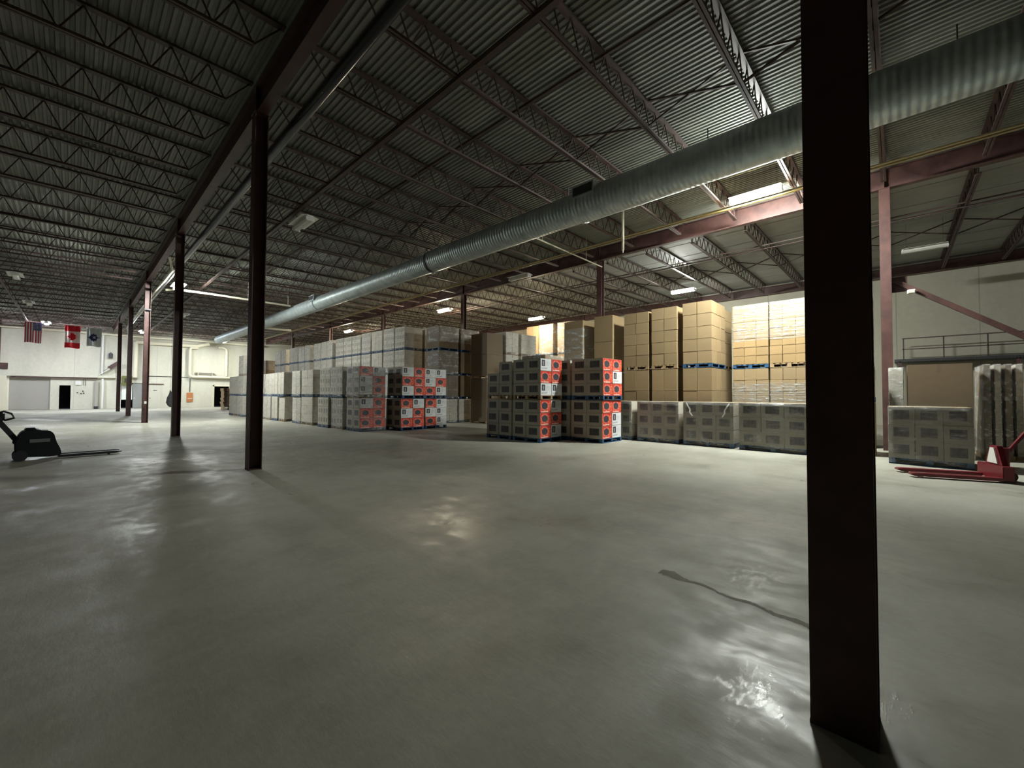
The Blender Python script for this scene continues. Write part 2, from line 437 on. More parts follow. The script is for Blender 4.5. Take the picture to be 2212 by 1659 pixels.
run(-6.4, -.01, .09, M_steel2, 'dark bridging bar farthest left under the unlit roof')
def cross(x, label):
    mb = MB()
    for k in JN:
        y0 = U0+1.95*k+.07; y1 = y0+1.81
        if y1 > UF: break
        a, b = zb(x)+.03, zb(x)+.59
        mb.bar((x-.02, y0, a), (x-.02, y1, b), .04, .04); mb.bar((x+.02, y0, b), (x+.02, y1, a), .04, .04)
    tag(mb.build('cross_bridging', M_steel2), label, 'bracing')
cross(8.8, 'line of X-shaped cross bridging between joists beside the big duct')
cross(23.4, 'line of X-shaped cross bridging in the bay beyond the back girder')
cross(-4.4, 'line of X-shaped cross bridging over the dark left side')
# ---------------------------------------------------------------- duct
t = thing('spiral_duct', 'long round galvanised air duct hanging under the roof joists', 'duct', (9.85, 0, 7.0))
segs = [(UB+.1, 6.5, .45), (6.5, 13.7, .42), (13.7, 25.0, .385), (25.0, 49.5, .40)]
for i, (a, b, r) in enumerate(segs):
    zz = -.02 if i < 2 else -.04
    MB().tube([(0, a, zz), (0, b, zz)], r, 40).build('duct_length', M_duct, t, smooth=True)
    if i: MB().tube([(0, a-.05, zz), (0, a+.05, zz)], max(r, segs[i-1][2])+.012, 40).build('joint_band', M_dkgrey if i == 2 else M_duct, t, smooth=True)
for gy, r in ((6.2, .42), (25.0, .40)):
    f = MB().box((-r-.06, gy-.35, .05), (-r+.12, gy+.35, .36)).build('grille_box', M_duct, t)
    MB().box((-r-.075, gy-.3, .09), (-r-.055, gy+.3, .32)).build('grille', M_dkgrey, f)
for k in range(-3, 12):
    y = 3.1+3.9*k
    if y > 49: break
    MB().bar((0, y, .3), (0, y, .75), .02, .02).build('hanger_rod', M_dkgrey, t)
# pipes
tag(MB().tube([(3.15, UB+.1, 7.38), (3.15, 27.2, 7.38), (3.15, 50, 7.38)], .105, 16).build('sprinkler_main', M_black, smooth=True), 'fat black pipe hung alongside the front girder', 'pipe')
for i, (dx, lab) in enumerate(((0, 'yellow gas pipe beside the back girder, nearer of the pair'), (.16, 'yellow gas pipe beside the back girder, farther of the pair'))):
    tag(MB().tube([(13.75+dx, UB+.1, 7.43), (13.75+dx, 56, 7.43)], .03, 10).build('gas_pipe', M_yel, smooth=True), lab, 'pipe')
tag(MB().tube([(10.3, 9.72, 7.42), (10.3, 9.72, 7.5), (10.3, 9.72, 7.42), (16.3, 9.72, 7.42)][2:], .026, 8).bar((12, 9.72, 7.42), (12, 9.72, 8.35), .012, .012).bar((15, 9.72, 7.42), (15, 9.72, 8.4), .012, .012).build('sprinkler_pipe', M_cream, smooth=True), 'whitish sprinkler pipe crossing from the duct toward the back girder', 'pipe')
tag(MB().bar((7, 28.2, 7.2), (7, 28.2, 8.3), .012, .012).bar((9.2, 28.2, 7.2), (9.2, 28.2, 8.33), .012, .012).tube([(3.32, 28.9, 7.2), (3.9, 28.3, 7.2), (5.2, 28.2, 7.2), (9.35, 28.2, 7.2)], .06, 10).build('sprinkler_pipe', M_cream, smooth=True), 'lit cream pipe leaving the front girder beside the glowing lamp', 'pipe')
tag(MB().tube([(2.78, 23.6, 7.7), (2.95, 24.0, 7.2), (2.95, 46.0, 7.1), (2.78, 46.3, 7.7)], .05, 8).build('conduit_pipe', M_cream, smooth=True), 'pale conduit running along the front girder past the pink-lit column', 'pipe')
tp = thing('sprinkler_drop', 'cream sprinkler drop pipe hanging beside the back girder', 'pipe', (13.15, 7.0, 0))
MB().tube([(0, 0, 8.44), (0, 0, 6.72)], .045, 10).build('drop_pipe', M_cream, tp, smooth=True)
MB().tube([(0, 0, 6.72), (0, 0, 6.62)], [.03, .012], 8).build('sprinkler_head', M_white, tp)

# ---------------------------------------------------------------- lamps
def tube_mat(n, c, k): return emis('lamp_glow_'+n, c, LAMP*k)
E_big = tube_mat('cool_bright', (.95, 1, .93), 1.5); E_left = tube_mat('bright_left', (.95, 1, .95), 1.1); E_far = tube_mat('neutral_far', (.95, .98, .9), .62)
E_warm = tube_mat('warm', (1, .86, .62), 1.0); E_warm2 = tube_mat('warm_dimmer', (1, .86, .64), .3)
E_cool = tube_mat('cool', (.86, .93, 1), .85)
E_neu = tube_mat('neutral', (.95, .98, .9), .72)
M_off = mat('unlit_lamp_tube', (.55, .55, .5), .3)
def strip_lamp(x, y, z, L, m, label, along=1, wire=None, group=None, w=.2):
    t = thing('strip_lamp', label, 'lamp', (x, y, z), 0 if along else math.pi/2, group)
    MB().box((-w/2, -L/2, 0), (w/2, L/2, .07)).build('housing', M_white, t, bevel=.008)
    MB().prism([(-w*1.3, .015), (-w/2, .05), (-w/2, .058), (-w*1.35, .02)], 1, -L/2, L/2).build('reflector', M_white, t)
    MB().prism([(w*1.3, .015), (w/2, .05), (w/2, .058), (w*1.35, .02)], 1, -L/2, L/2).build('reflector', M_white, t)
    MB().prism([(-w*.6, 0), (-w*.6, -.06), (-w*.36, -.11), (w*.36, -.11), (w*.6, -.06), (w*.6, 0)], 1, -L/2+.015, L/2-.015).build('diffuser', m, t)
    for s in (-1, 1):
        MB().box((-w*.66, s*(L/2-.004)-.011, -.115), (w*.66, s*(L/2-.004)+.011, 0)).build('end_cap', M_white, t)
    if wire is None: wire = zd(x)-z-.05
    for s in (-1, 1): MB().bar((0, s*L*.4, .07), (0, s*L*.4, max(.1, wire+.05)), .006, .006).build('hanger_wire', M_dkgrey, t)
    return t
LIT = [(14.1, 3.08, 7.74, 1.4, E_big, 'largest glaring lamp, hung between the duct and the back girder at right'),
       (23.8, 8.9, 7.62, 1.3, E_neu, 'glaring lamp above the tall brown carton stacks'),
       (22.2, 18.5, 7.0, 1.25, E_warm2, 'warm glaring lamp above the bright yellow-brown cartons'),
       (18.0, 23.5, 7.62, 1.3, E_warm, 'warm glaring lamp left of a column over the dark wrapped loads'),
       (17.9, 38.24, 7.62, 1.25, E_warm, 'warm glaring lamp over the tall grey rear stacks'),
       (11.3, 54.4, 7.35, 1.25, E_far, 'glaring lamp at the far end of the duct'),
       (3.62, 27.3, 7.2, 1.25, E_left, 'glaring lamp half hidden behind a column of the front row'),
       (4.32, 51.8, 7.4, 1.25, E_cool, 'small bluish glaring lamp left of the pink-lit column'),
       (-1.68, 51.6, 7.4, 1.25, E_cool, 'bluish glaring lamp between the two striped and red flags')]
for a in LIT: strip_lamp(*a)
OFF = [(5.15, 14.5, 7.35, 1.25, 'unlit white lamp above the second column, nearest unlit one'), (-2.1, 31.8, 7.4, 1.25, 'faint unlit lamp at the upper left of the dark roof'),
       (-2.1, 40.8, 7.4, 1.25, 'small unlit lamp below the other dark one at far left'), (5.5, 38.4, 7.4, 1.25, 'small unlit lamp between the third and second columns'),
       (14.9, 13.5, 7.4, 1.25, 'unlit lamp beyond the duct joint near the back girder')]
for x, y, z, L, lab in OFF: strip_lamp(x, y, z, L, M_off, lab)
strip_lamp(12.1, 39.8, 7.3, 2.3, M_off, 'long unlit white lamp crossing beside the end of the duct', along=0)
strip_lamp(22.95, -.85, 7.5, 1.3, M_off, 'dim unlit lamp under the pale deck beyond the pink column')

# ---------------------------------------------------------------- pallets and loads
CACHE = {}
def pallet_mesh(w, d, m):
    key = ('p', round(w, 2), round(d, 2), m.name)
    if key not in CACHE:
        mb = MB(); h = .14
        for i in range(3):
            x = (0, w/2-.05, w-.10)[i]
            for j in range(3):
                y = (0, d/2-.06, d-.12)[j]; mb.box((x, y, .02), (x+.10, y+.12, h-.03))
            mb.box((x, 0, 0), (x+.10, d, .02)); mb.box((x, 0, h-.035), (x+.10, d, h-.02))
        nb = 7
        for j in range(nb):
            y = j*(d-.10)/(nb-1); mb.box((0, y, h-.02), (w, y+.10, h))
        for j in (0, 2): y = (0, 0, d-.10)[j]; mb.box((0, y, 0), (w, y+.10, .02))
        CACHE[key] = mb.mesh('pallet', m)
    return CACHE[key]
def carton_mesh(w, d, h, side, end):
    key = ('c', round(w, 3), round(d, 3), round(h, 3), side.name, end.name)
    if key not in CACHE: CACHE[key] = MB().box((0, 0, 0), (w, d, h), sides=[2, 2, 1, 0, 1, 0]).mesh('carton', [side, end, M_kg if side in (M_kgs, M_kgp, M_kg) else M_kb], bevel=.006)
    return CACHE[key]
def wrap_mesh(w, d, h, m, skirt=0):
    key = ('w', round(w, 2), round(d, 2), round(h, 2), m.name, skirt)
    if key not in CACHE:
        bm = bmesh.new(); g = .003; n = 10
        bmesh.ops.create_cube(bm, size=1)
        for v in bm.verts: v.co = ((v.co.x+.5)*(w+2*g)-g, (v.co.y+.5)*(d+2*g)-g, (v.co.z+.5)*h)
        if skirt: bmesh.ops.delete(bm, geom=[f for f in bm.faces if abs(f.normal.z) > .9], context='FACES')
        else: bmesh.ops.delete(bm, geom=[f for f in bm.faces if f.normal.z < -.9], context='FACES')
        bmesh.ops.subdivide_edges(bm, edges=list(bm.edges), cuts=n, use_grid_fill=True)
        rr = random.Random(int(w*100+d*10+h*1000))
        for v in bm.verts:
            k = .012*rr.random()-.004; c = Vector((w/2, d/2, h/2)); q = (v.co-c); q.z = 0; q = q if q.length > .01 else Vector((0, 0, 1e-6))
            v.co += q.normalized()*k
        me = bpy.data.meshes.new('stretch_wrap'); bm.to_mesh(me); bm.free(); me.materials.append(m); me.shade_smooth(); CACHE[key] = me
    return CACHE[key]
def load(x, y, z, w, d, h, nx, ny, nz, side, end, pal, label, group=None, wrap=None, ends=None, skirt=False, jit=.006, drop=(), cat='pallet load', wspan=None, topless=()):
    """x,y: the corner nearest the camera; w across, d along, h of the whole load with its pallet"""
    t = thing('pallet_load', label, cat, (x, y, z), group=group)
    put('pallet', pallet_mesh(w, d, pal), t)
    cw, cd, ch = w/nx, d/ny, (h-.14-.012)/nz
    for i in range(nx):
        for j in range(ny):
            for k in range(nz):
                if 0 < i < nx-1 and 0 < j < ny-1 and k < nz-1: continue
                if (i, j, k) in drop: continue
                e = end
                if ends and j == 0: e = {'R': M_red, 'W': M_wht, 'G': M_kg}[ends[k][i]]
                g = .004
                put('carton', carton_mesh(cw-2*g, cd-2*g, ch-g, side, e), t,
                    (i*cw+g+random.uniform(-jit, jit), j*cd+g+random.uniform(-jit, jit), .14+k*ch))
    if wrap:
        a, b = wspan or (0, 1)
        z0 = .03+(h-.03)*a
        put('stretch_wrap', wrap_mesh(w, d, (h-.034)*(b-a), wrap, skirt=1 if (wspan or skirt) else 0), t, (0, 0, z0))
    return t
RW = lambda s: s.split()     # rows from the bottom up, columns from left to right in the photo
# nearest pair of stacks with the red and white cartons
load(10.62, 8.68, 0, 1.2, 1.25, 1.44, 2, 2, 3, M_kgs, M_kg, M_blue, 'lower red and white carton load on a blue pallet, left of the two nearest stacks', ends=RW('RW RR RW'))
load(10.62, 8.66, 1.44, 1.2, 1.25, 1.40, 2, 2, 3, M_kgs, M_kg, M_wood, 'upper red and white carton load, left of the two nearest stacks', ends=RW('WW RR WR'))
load(10.62, 10.0, 0, 1.2, 1.25, 1.44, 2, 2, 3, M_kgs, M_kg, M_blue, 'lower grey carton load with dark panels, directly behind the left nearest stack')
load(10.62, 9.98, 1.44, 1.2, 1.25, 1.36, 2, 2, 3, M_kgs, M_kg, M_wood, 'upper grey carton load missing a top corner carton, behind the left nearest stack', drop=((0, 1, 2),))
load(11.95, 7.12, 0, 1.28, 1.25, 1.44, 2, 2, 3, M_kgs, M_kg, M_blue, 'lower red and white carton load, right of the two nearest stacks', ends=RW('RW RW RR'))
load(11.93, 7.08, 1.44, 1.28, 1.25, 1.41, 2, 2, 3, M_kgs, M_kg, M_blue, 'upper red carton load with one white carton, right of the two nearest stacks', ends=RW('RR RW RR'))
load(11.97, 8.45, 0, 1.28, 1.25, 1.44, 2, 2, 3, M_kgs, M_kg, M_blue, 'lower grey carton load hidden between the two nearest stacks')
load(11.97, 8.42, 1.44, 1.28, 1.25, 1.40, 2, 2, 3, M_kgs, M_kg, M_blue, 'upper grey carton load between the two nearest stacks')
load(12.3, 9.8, 0, 1.2, 1.2, 1.6, 2, 2, 3, M_kb, M_kb, M_blue, 'lower brown carton load behind the left nearest stack', wrap=M_wrap)
load(12.3, 9.8, 1.6, 1.2, 1.2, 1.55, 2, 2, 3, M_kb, M_kb, M_blue, 'film-draped brown carton load peeping over the left nearest stack', wrap=M_wrapH)
# red and white stacks at the head of the middle row
load(9.75, 15.75, 0, 1.2, 1.25, 1.41, 2, 2, 3, M_kgs, M_kg, M_blue, 'lower red and white load of the stack left of the head of the middle row', ends=RW('RR WR RW'))
load(9.78, 15.72, 1.41, 1.2, 1.25, 1.40, 2, 2, 3, M_kgs, M_kg, M_blue, 'upper red and white load whose left face is black with dark panels, middle row', ends=RW('WR RR WR'))
load(11.12, 15.9, 0, 1.22, 1.25, 1.41, 2, 2, 3, M_kgs, M_kg, M_blue, 'lower mostly white carton load at the right end of the middle row', ends=RW('RW WW RW'))
load(11.05, 15.85, 1.41, 1.22, 1.25, 1.38, 2, 2, 3, M_kgs, M_kg, M_blue, 'upper mostly white carton load at the right end of the middle row', ends=RW('RW WR WW'))
load(8.27, 16.55, 0, 1.2, 1.22, 1.44, 2, 2, 3, M_kgs, M_kg, M_blue, 'film-wrapped lower red carton load left of the dark-faced stack', ends=RW('RR RR WR'), wrap=M_wrap)
load(8.27, 16.6, 1.44, 1.2, 1.22, 1.36, 2, 2, 3, M_kgs, M_kg, M_wood, 'film-wrapped upper load with glinting film over red and white cartons', ends=RW('WR WR RW'), wrap=M_wrapH)
# front row of grey wrapped stacks receding to the left
orda = ['first', 'second', 'third', 'fourth', 'fifth', 'sixth', 'seventh', 'eighth', 'ninth', 'tenth', 'eleventh', 'twelfth', 'thirteenth', 'fourteenth']
FR = [(18.15, 1.25), (19.47, 1.18), (21.5, 1.5), (23.1, 1.2), (25.5, .95), (26.6, 1.0), (27.8, 1.35), (29.3, 1.2), (30.7, 1.2), (32.9, 1.2), (34.2, 1.2), (35.5, 1.1)]
for i, (y, d) in enumerate(FR):
    near = i < 4
    for lv in (0, 1):
        if near: a = (2, 2, 3, (M_kgp if i < 2 else M_kg), M_kg)
        else: a = (1, 2, 1, M_kg, M_kg)
        load(8.22+random.uniform(-.05, .05) if i < 9 else 8.0, y, 1.44*lv, 1.2, d, 1.44-.04*lv, *a, M_blue if lv or i % 2 else M_wood,
             '%s grey film-wrapped load, %s stack of the front row counted leftwards from the red cartons' % (('lower', 'upper')[lv], orda[i]), wrap=M_wrap if i % 3 else M_wrapH)
load(8.0, 33.0, 2.84, 1.2, 1.15, 1.4, 1, 2, 1, M_kg, M_kg, M_wood, 'third load topping a grey wrapped stack just left of the second column', wrap=M_wrapH)
load(9.75, 29.3, 0, 1.2, 1.2, 1.44, 1, 2, 1, M_kd, M_kd, M_blue, 'dark lower load standing just behind the front row near its middle')
# tall rear rows
GR = [(20.55, 1.05), (21.68, 1.2), (23.05, 1.3), (24.5, 1.2), (25.85, 1.2), (27.12, 1.2), (28.4, 1.2), (30.2, .95), (31.2, .95), (32.25, 1.3), (34.4, .95), (35.45, 1.35), (36.95, .95), (37.95, .95), (39.8, 1.2), (41.1, 1.6)]
tiers = ['bottom', 'second', 'third', 'top']
ordb = orda+['fifteenth', 'sixteenth']
for i, (y, d) in enumerate(GR):
    for lv in range(4):
        near = i < 7 and lv > 1
        a = (2, 3, 3, M_kgp if i not in (2,) else M_kg, M_kg) if near else (1, 2 if d > 1 else 1, 1, M_kg, M_kg)
        load(12.9, y, 1.39*lv, 1.22, d, 1.39-(0 if lv < 3 else random.uniform(0, .05)), *a, M_blue,
             '%s-tier grey wrapped load in the %s four-high stack of the tall rear row' % (tiers[lv], ordb[i]), wrap=M_wrapH if (i in (1, 7, 9, 10) or i % 4 == 3) else M_wrap)
for lv in range(4):
    load(14.25, 20.5, 1.39*lv, 1.1, 1.2, 1.39, 2, 2, 3, M_kg, M_kg, M_blue, '%s-tier dark grey load in the second file, right of the big white-wrapped corner stack' % tiers[lv])
for n_, (x, w_, wr, sd, nm) in enumerate(((13.62, 1.36, M_wrapH, M_kd, 'left'), (15.15, 1.38, M_wrapH, M_kd, 'right'))):
    for lv in range(4):
        if lv == 0: x_, ww, a, wv = x+(.2 if n_ == 0 else -.1), w_-(.25 if n_ == 0 else 0), (2, 2, 3, M_kgp, M_kgp), M_wrapH
        else: x_, ww, a, wv = x, w_, (2, 2, 2, sd, sd), (wr if lv > 1 else M_wrap)
        t = load(x_, 18.25, 1.345*lv, ww, 1.2, 1.345, *a, M_blue, '%s-tier load of the %s dark wrapped stack facing the aisle in the centre' % (tiers[lv], nm),
             wrap=wv if (lv in (0, 3) or n_ == 0) else None, wspan=(.35, 1) if lv == 3 else None)
for lv in range(2):
    load(15.36, 16.3, 2.5*lv, 1.25, 1.3, 2.5, 1, 1, 2, M_kd, M_kd, M_wood, '%s tall dark brown load of the plain stack left of the white-wrapped ones' % ('lower', 'upper')[lv])
load(16.75, 18.4, 0, 1.4, 1.2, 1.35, 2, 2, 3, M_kgp, M_kgp, M_blue, 'film-wrapped low grey load at the right end of the centre aisle', wrap=M_wrapH)
for lv in range(4):
    load(16.75, 16.2, 1.3*lv, 1.05, 1.2, 1.3, 2, 2, 3, M_kg, M_kg, M_wood, '%s-tier white-wrapped load left of a black gap, behind the nearest stacks' % tiers[lv], wrap=M_wrapH)
    load(18.05, 16.2, 1.3*lv, 1.35, 1.2, 1.3, 2, 2, 3, M_kg, M_kg, M_wood, '%s-tier white-wrapped load right of a black gap, behind the nearest stacks' % tiers[lv], wrap=M_wrapH)
# bright brown cartons below the warm lamp
for lv in range(3):
    load(23.4, 19.3, 2.24*lv, 1.2, 1.15, 2.24, 2, 2, 4, M_kb, M_kb, M_blue, '%s load of the bright yellow-brown carton stack under the warm lamp, left one' % ('bottom', 'middle', 'top')[lv])
    load(23.4, 17.95, 2.24*lv, 1.2, 1.3, 2.24, 2, 2, 5, M_kb, M_kb, M_blue, '%s load of the bright film-wrapped carton stack under the warm lamp, middle one' % ('bottom', 'middle', 'top')[lv], wrap=M_wrapH if lv == 2 else None)
    load(23.4, 16.2, 2.24*lv, 1.2, 1.35, 2.24, 2, 2, 5, M_kb, M_kb, M_blue, '%s load of the bright film-wrapped carton stack under the warm lamp, right one' % ('bottom', 'middle', 'top')[lv], wrap=M_wrapH if lv == 2 else None)
# tall brown stacks, two high
BR = [(15.2, 10.02, 1.0, 1.0, 4.90, 'plain brown carton', M_kb, 1, 'beside film, leftmost of the tall brown row'),
      (15.2, 8.57, 1.0, .88, 4.95, 'plain brown carton', M_kb, 1, 'below a column, second of the tall row'),
      (15.2, 7.02, 1.1, 1.03, 4.88, 'brown', M_kb, 2, 'third of the tall brown row'),
      (15.2, 5.92, 1.1, .98, 4.93, 'brown', M_kb, 2, 'fourth of the tall brown row'),
      (15.2, 4.71, 1.55, 1.0, 4.97, 'tallest brown', M_kb, 2, 'with bright right side, fifth of the tall brown row')]
for i, (x, y, w_, d, top, adj, m_, nc, tail) in enumerate(BR):
    h1 = 2.6
    for lv in (0, 1):
        nz = (3, 5)[lv] if nc == 2 else (1, 2)[lv]
        load(x, y, h1*lv, w_, d, h1 if lv == 0 else top-h1, (3 if w_ > 1.3 else 1), nc, nz, m_, m_, M_blue if i == 4 else M_wood,
             '%s %s load %s' % (('lower', 'upper')[lv], adj, tail), wrap=M_wrapH if (i == 0 and lv) else None, wspan=(.0, .85) if i == 0 and lv else None)
load(16.85, 4.75, 0, .9, .9, 2.6, 1, 1, 3, M_kb, M_kb, M_wood, 'lower brown carton load tucked behind the tallest brown stack')
load(16.85, 4.75, 2.6, .9, .9, 2.3, 1, 1, 5, M_kb, M_kb, M_wood, 'upper brown carton load tucked behind the tallest brown stack')
for j, (y, d, nm, pl) in enumerate(((3.24, 1.13, 'left', M_blue), (2.08, 1.12, 'right', M_wood), (.55, 1.2, 'hidden', M_wood))):
    xx = 16.4 if j < 2 else 16.85
    load(xx, y, 0, 1.2, d, 2.57, 2, 3, 6, M_kb, M_kb, M_wood,
         ('lower wrapped carton load of the %s small-carton stack beside the foreground column' % nm) if j < 2 else 'lower carton load behind the foreground column', wrap=M_wrapS, wspan=(.1, .8))
    load(xx, y, 2.57, 1.2, d, 2.28, 2, 3, 7, M_kt, M_kt, pl,
         ('upper load of small stencilled cartons half under film, %s small-carton stack' % nm) if j < 2 else 'upper film-covered carton load whose edge shows right of the foreground column', wrap=M_wrapS, wspan=(.42, 1))
# low grey row at the right
for j, (y, d, s) in enumerate(((6.9, 1.25, 'leftmost of the low grey row'), (5.27, 1.45, 'second of the low grey row'), (3.62, 1.5, 'third of the low grey row'), (1.75, 1.72, 'next to the foreground column'))):
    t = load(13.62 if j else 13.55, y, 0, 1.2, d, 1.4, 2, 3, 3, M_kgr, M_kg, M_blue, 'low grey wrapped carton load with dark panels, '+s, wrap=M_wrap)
M_film = mat('loose_white_film', (.8, .8, .76), .3)
for (y, z, s, lab) in ((5.0, 1.37, 1, 'torn strip of white film hanging off the second low grey load'), (3.72, 1.36, -1, 'crumpled film tail hanging off the corner of the third low grey load')):
    mb = MB(); pts = [(13.57, y, z), (13.54, y-.06*s, z-.10), (13.55, y-.13*s, z-.22), (13.53, y-.12*s, z-.30), (13.55, y-.2*s, z-.42)]
    for a, b in zip(pts, pts[1:]): mb.bar(a, b, .035, .012, up=(1, 0, 0))
    tag(mb.build('film_strip', M_film), lab, 'plastic film')
# right-hand group beyond the foreground column
load(14.6, .45, 0, .75, 1.15, 1.44, 1, 1, 1, M_kb, M_kb, M_wood, 'plain brown carton load seen just right of the foreground column')
load(14.6, .45, 1.44, .75, 1.15, 1.0, 1, 1, 3, M_kd, M_kd, M_blue, 'dark carton load topped with film above the plain brown one', wrap=M_wrapH, wspan=(.6, 1))
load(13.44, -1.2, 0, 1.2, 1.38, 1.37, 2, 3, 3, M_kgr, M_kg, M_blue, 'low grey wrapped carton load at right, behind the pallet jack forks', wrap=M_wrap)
load(15.5, -1.4, 0, 1.0, 1.2, 2.47, 1, 1, 1, M_kd, M_kd, M_wood, 'tall plain brown load behind the low grey one at right')
load(15.5, -.12, 0, .8, .3, 2.4, 1, 1, 1, M_kg, M_kg, M_wood, 'narrow film-wrapped load beside the foot of the pink column', wrap=M_wrapH)
for k in range(4):
    t = thing('panel_bundle', '%s of the four tall film-wrapped panels standing on edge at far right' % ('leftmost', 'second', 'third', 'rightmost')[k], 'panel', (15.9+.12*k, -1.66-.19*k, 0))
    MB().box((0, -.05, .1), (1.6, .05, 2.42)).build('panel', M_kg if k % 2 else M_kd, t)
    MB().box((0, -.09, 0), (1.6, .07, .1)).build('skid', M_wood, t)
    MB().box((-.012, -.062, .09), (1.612, .062, 2.435)).build('film_cover', M_wrapH, t)
load(15.35, -3.6, 0, 1.2, 1.25, 2.45, 1, 2, 2, M_kd, M_kd, M_wood, 'tall dim brown load at the right edge of the view', wrap=M_wrap)
# dark brown stack at the far end of the rear row
load(12.6, 44.3, 0, 1.2, 1.3, 2.5, 1, 1, 1, M_kd, M_kd, M_wood, 'lower dark brown load at the far left end of the tall rear row')
load(12.6, 44.3, 2.5, 1.2, 1.3, 2.3, 1, 1, 1, M_kd, M_kd, M_wood, 'upper dark brown load with film on top, far left end of the tall rear row', wrap=M_wrap, wspan=(.6, 1))
# stack of empty pallets by the far doorway
mb = MB()
for i in range(3): mb.box(((0, .555, 1.11)[i], 0, .02), ((0, .555, 1.11)[i]+.04, 1.2, .11))
for j in range(7): mb.box((0, j*.183, .11), (1.15, j*.183+.1, .13))
for j in (0, 3, 6): mb.box((0, j*.183, 0), (1.15, j*.183+.1, .02))
pm = mb.mesh('stringer_pallet', M_wood)
for k in range(16):
    t = tag(put('empty_pallet', pm, None, (9.95+random.uniform(-.05, .05), 47.6+random.uniform(-.06, .06), k*.1305)), 'bare wooden pallet, %s from the floor in the stack by the far doorway' % ordb[k], 'pallet', 'stack of empty wooden pallets')

# ---------------------------------------------------------------- far wall fittings
YF = UF-.01
M_roll = mat('grey_roller_door', build=mottled((.36, .35, .31), (.42, .41, .37), 2, (1, 1, 30)), rough=.6)
mb = MB()
for k in range(38): mb.box((-4.02, UF+.12-(k % 2)*.012, .02+k*.08), (-1.5, UF+.16, .02+(k+1)*.08))
struct('door_1', mb, M_roll)
struct('trim_1', MB().box((-4.5, UF-.35, 3.1), (2.9, UF-.005, 3.34)), M_wallF)
struct('trim_2', MB().box((-3.9, UF-.30, 2.98), (1.6, UF-.20, 3.1)), M_steel)
struct('trim_3', MB().box((-4.5, UF-.35, 0), (-4.12, UF-.005, 3.1)), M_cream)
struct('trim_4', MB().box((-4.75, UF-.12, 4.3), (-4.55, UF-.005, 8.3)).box((-11, UF-.1, 3.7), (-4.1, UF-.005, 4.25)), M_steel)
M_bluew = mat('blue_grey_wall_paint', (.2, .27, .3), .7)
struct('trim_5', MB().box((-11, UF-.05, 4.25), (-4.75, UF-.005, 8.1)), M_bluew)
leaf = struct('door_2', MB().box((-1.0, UF-.03, 0), (-.95, UF+.72, 2.28)), M_wallF)
d3 = struct('door_3', MB().box((4.25, UF+.1, .02), (5.05, UF+.15, 2.62)), mat('grey_door_paint', (.28, .29, .28), .5))
MB().box((4.33, UF+.07, 1.0), (4.38, UF+.1, 1.12)).build('door_handle', M_white, d3)
struct('window_1', MB().box((3.38, UF+.12, .9), (4.2, UF+.15, 2.5)), mat('bright_pane', (.85, .88, .85), .3))
d4 = struct('door_4', MB().box((5.5, UF-.04, 0), (6.5, UF-.005, 2.35)).box((5.4, UF-.05, 0), (5.5, UF-.005, 2.45)).box((6.5, UF-.05, 0), (6.6, UF-.005, 2.45)), mat('white_door_paint', (.62, .61, .52), .5))
MB().box((5.85, UF-.055, 1.85), (6.15, UF-.04, 1.92)).build('door_sign', M_dkgrey, d4)
MB().box((5.57, UF-.08, 1.0), (5.62, UF-.04, 1.12)).build('door_handle', M_dkgrey, d4)
struct('trim_6', MB().box((5.2, UF-.09, 2.52), (6.7, UF-.005, 2.6)), M_steel)
struct('trim_7', MB().box((11.12, UF-.03, 0), (11.27, UF-.005, 2.55)).box((11.12, UF-.03, 2.42), (12.9, UF-.005, 2.55)), M_cream)
# pipes on the far wall
def wp(label, pts, r, m=M_cream, name='wall_pipe'):
    tag(MB().tube(pts, r, 12).build(name, m, smooth=True), label, 'pipe')
wp('long cream pipe along the top of the far wall behind the flags', [(-11, UF-.5, 7.5), (5.8, UF-.5, 7.5), (8.5, UF-.5, 7.55), (16, UF-.5, 7.5)], .12)
wp('fat cream pipe below the long one on the far wall, right of the pink-lit column', [(4.3, UF-.35, 6.95), (9.5, UF-.35, 6.95), (10.6, UF-.6, 7.3)], .2)
wp('U-shaped cream pipe framing the panel on the far wall', [(9.6, UF-.3, 6.75), (8.95, UF-.3, 6.7), (8.88, UF-.3, 6.5), (8.88, UF-.3, 3.75), (9.0, UF-.3, 3.5), (9.2, UF-.3, 3.45), (13.6, UF-.3, 3.45)], .14)
wp('vertical cream pipe with an elbow, right of the U-shaped one', [(11.5, UF-.35, 7.0), (12.0, UF-.35, 7.0), (12.3, UF-.35, 6.8), (12.35, UF-.35, 6.5), (12.35, UF-.35, 3.6)], .14)
wp('pale vertical downpipe left of the columns on the far wall', [(1.9, UF-.2, 7.5), (1.9, UF-.2, 3.4)], .09, M_white)
wp('pale vertical downpipe continuing below the ledge', [(1.95, UF-.42, 3.0), (1.95, UF-.42, .05)], .09, M_white)
wp('fat vertical cream pipe between the slimmest columns', [(4.35, UF-.25, 6.9), (4.35, UF-.25, 3.2)], .2)
wp('second fat vertical cream pipe beside the pink-lit column', [(5.1, UF-.25, 6.9), (5.1, UF-.25, 3.2)], .2)
wp('thin conduit dropping to the orange notice board', [(8.98, UF-.05, 3.3), (8.98, UF-.05, 1.75)], .03, M_dkgrey)
wp('thin grey conduit across the far wall above the white door', [(4.9, UF-.05, 3.4), (8.8, UF-.05, 3.4)], .025, M_dkgrey)
t = thing('pipe_rack', 'rack of three thin rusty pipes on the far wall inside the U-shaped pipe', 'rack', (9.3, UF-.3, 3.72))
for k in range(3): MB().tube([(0, -.08*k, .09*k), (2.1-.12*k, -.08*k, .09*k)], .03, 8).build('pipe_length', M_steel2, t)
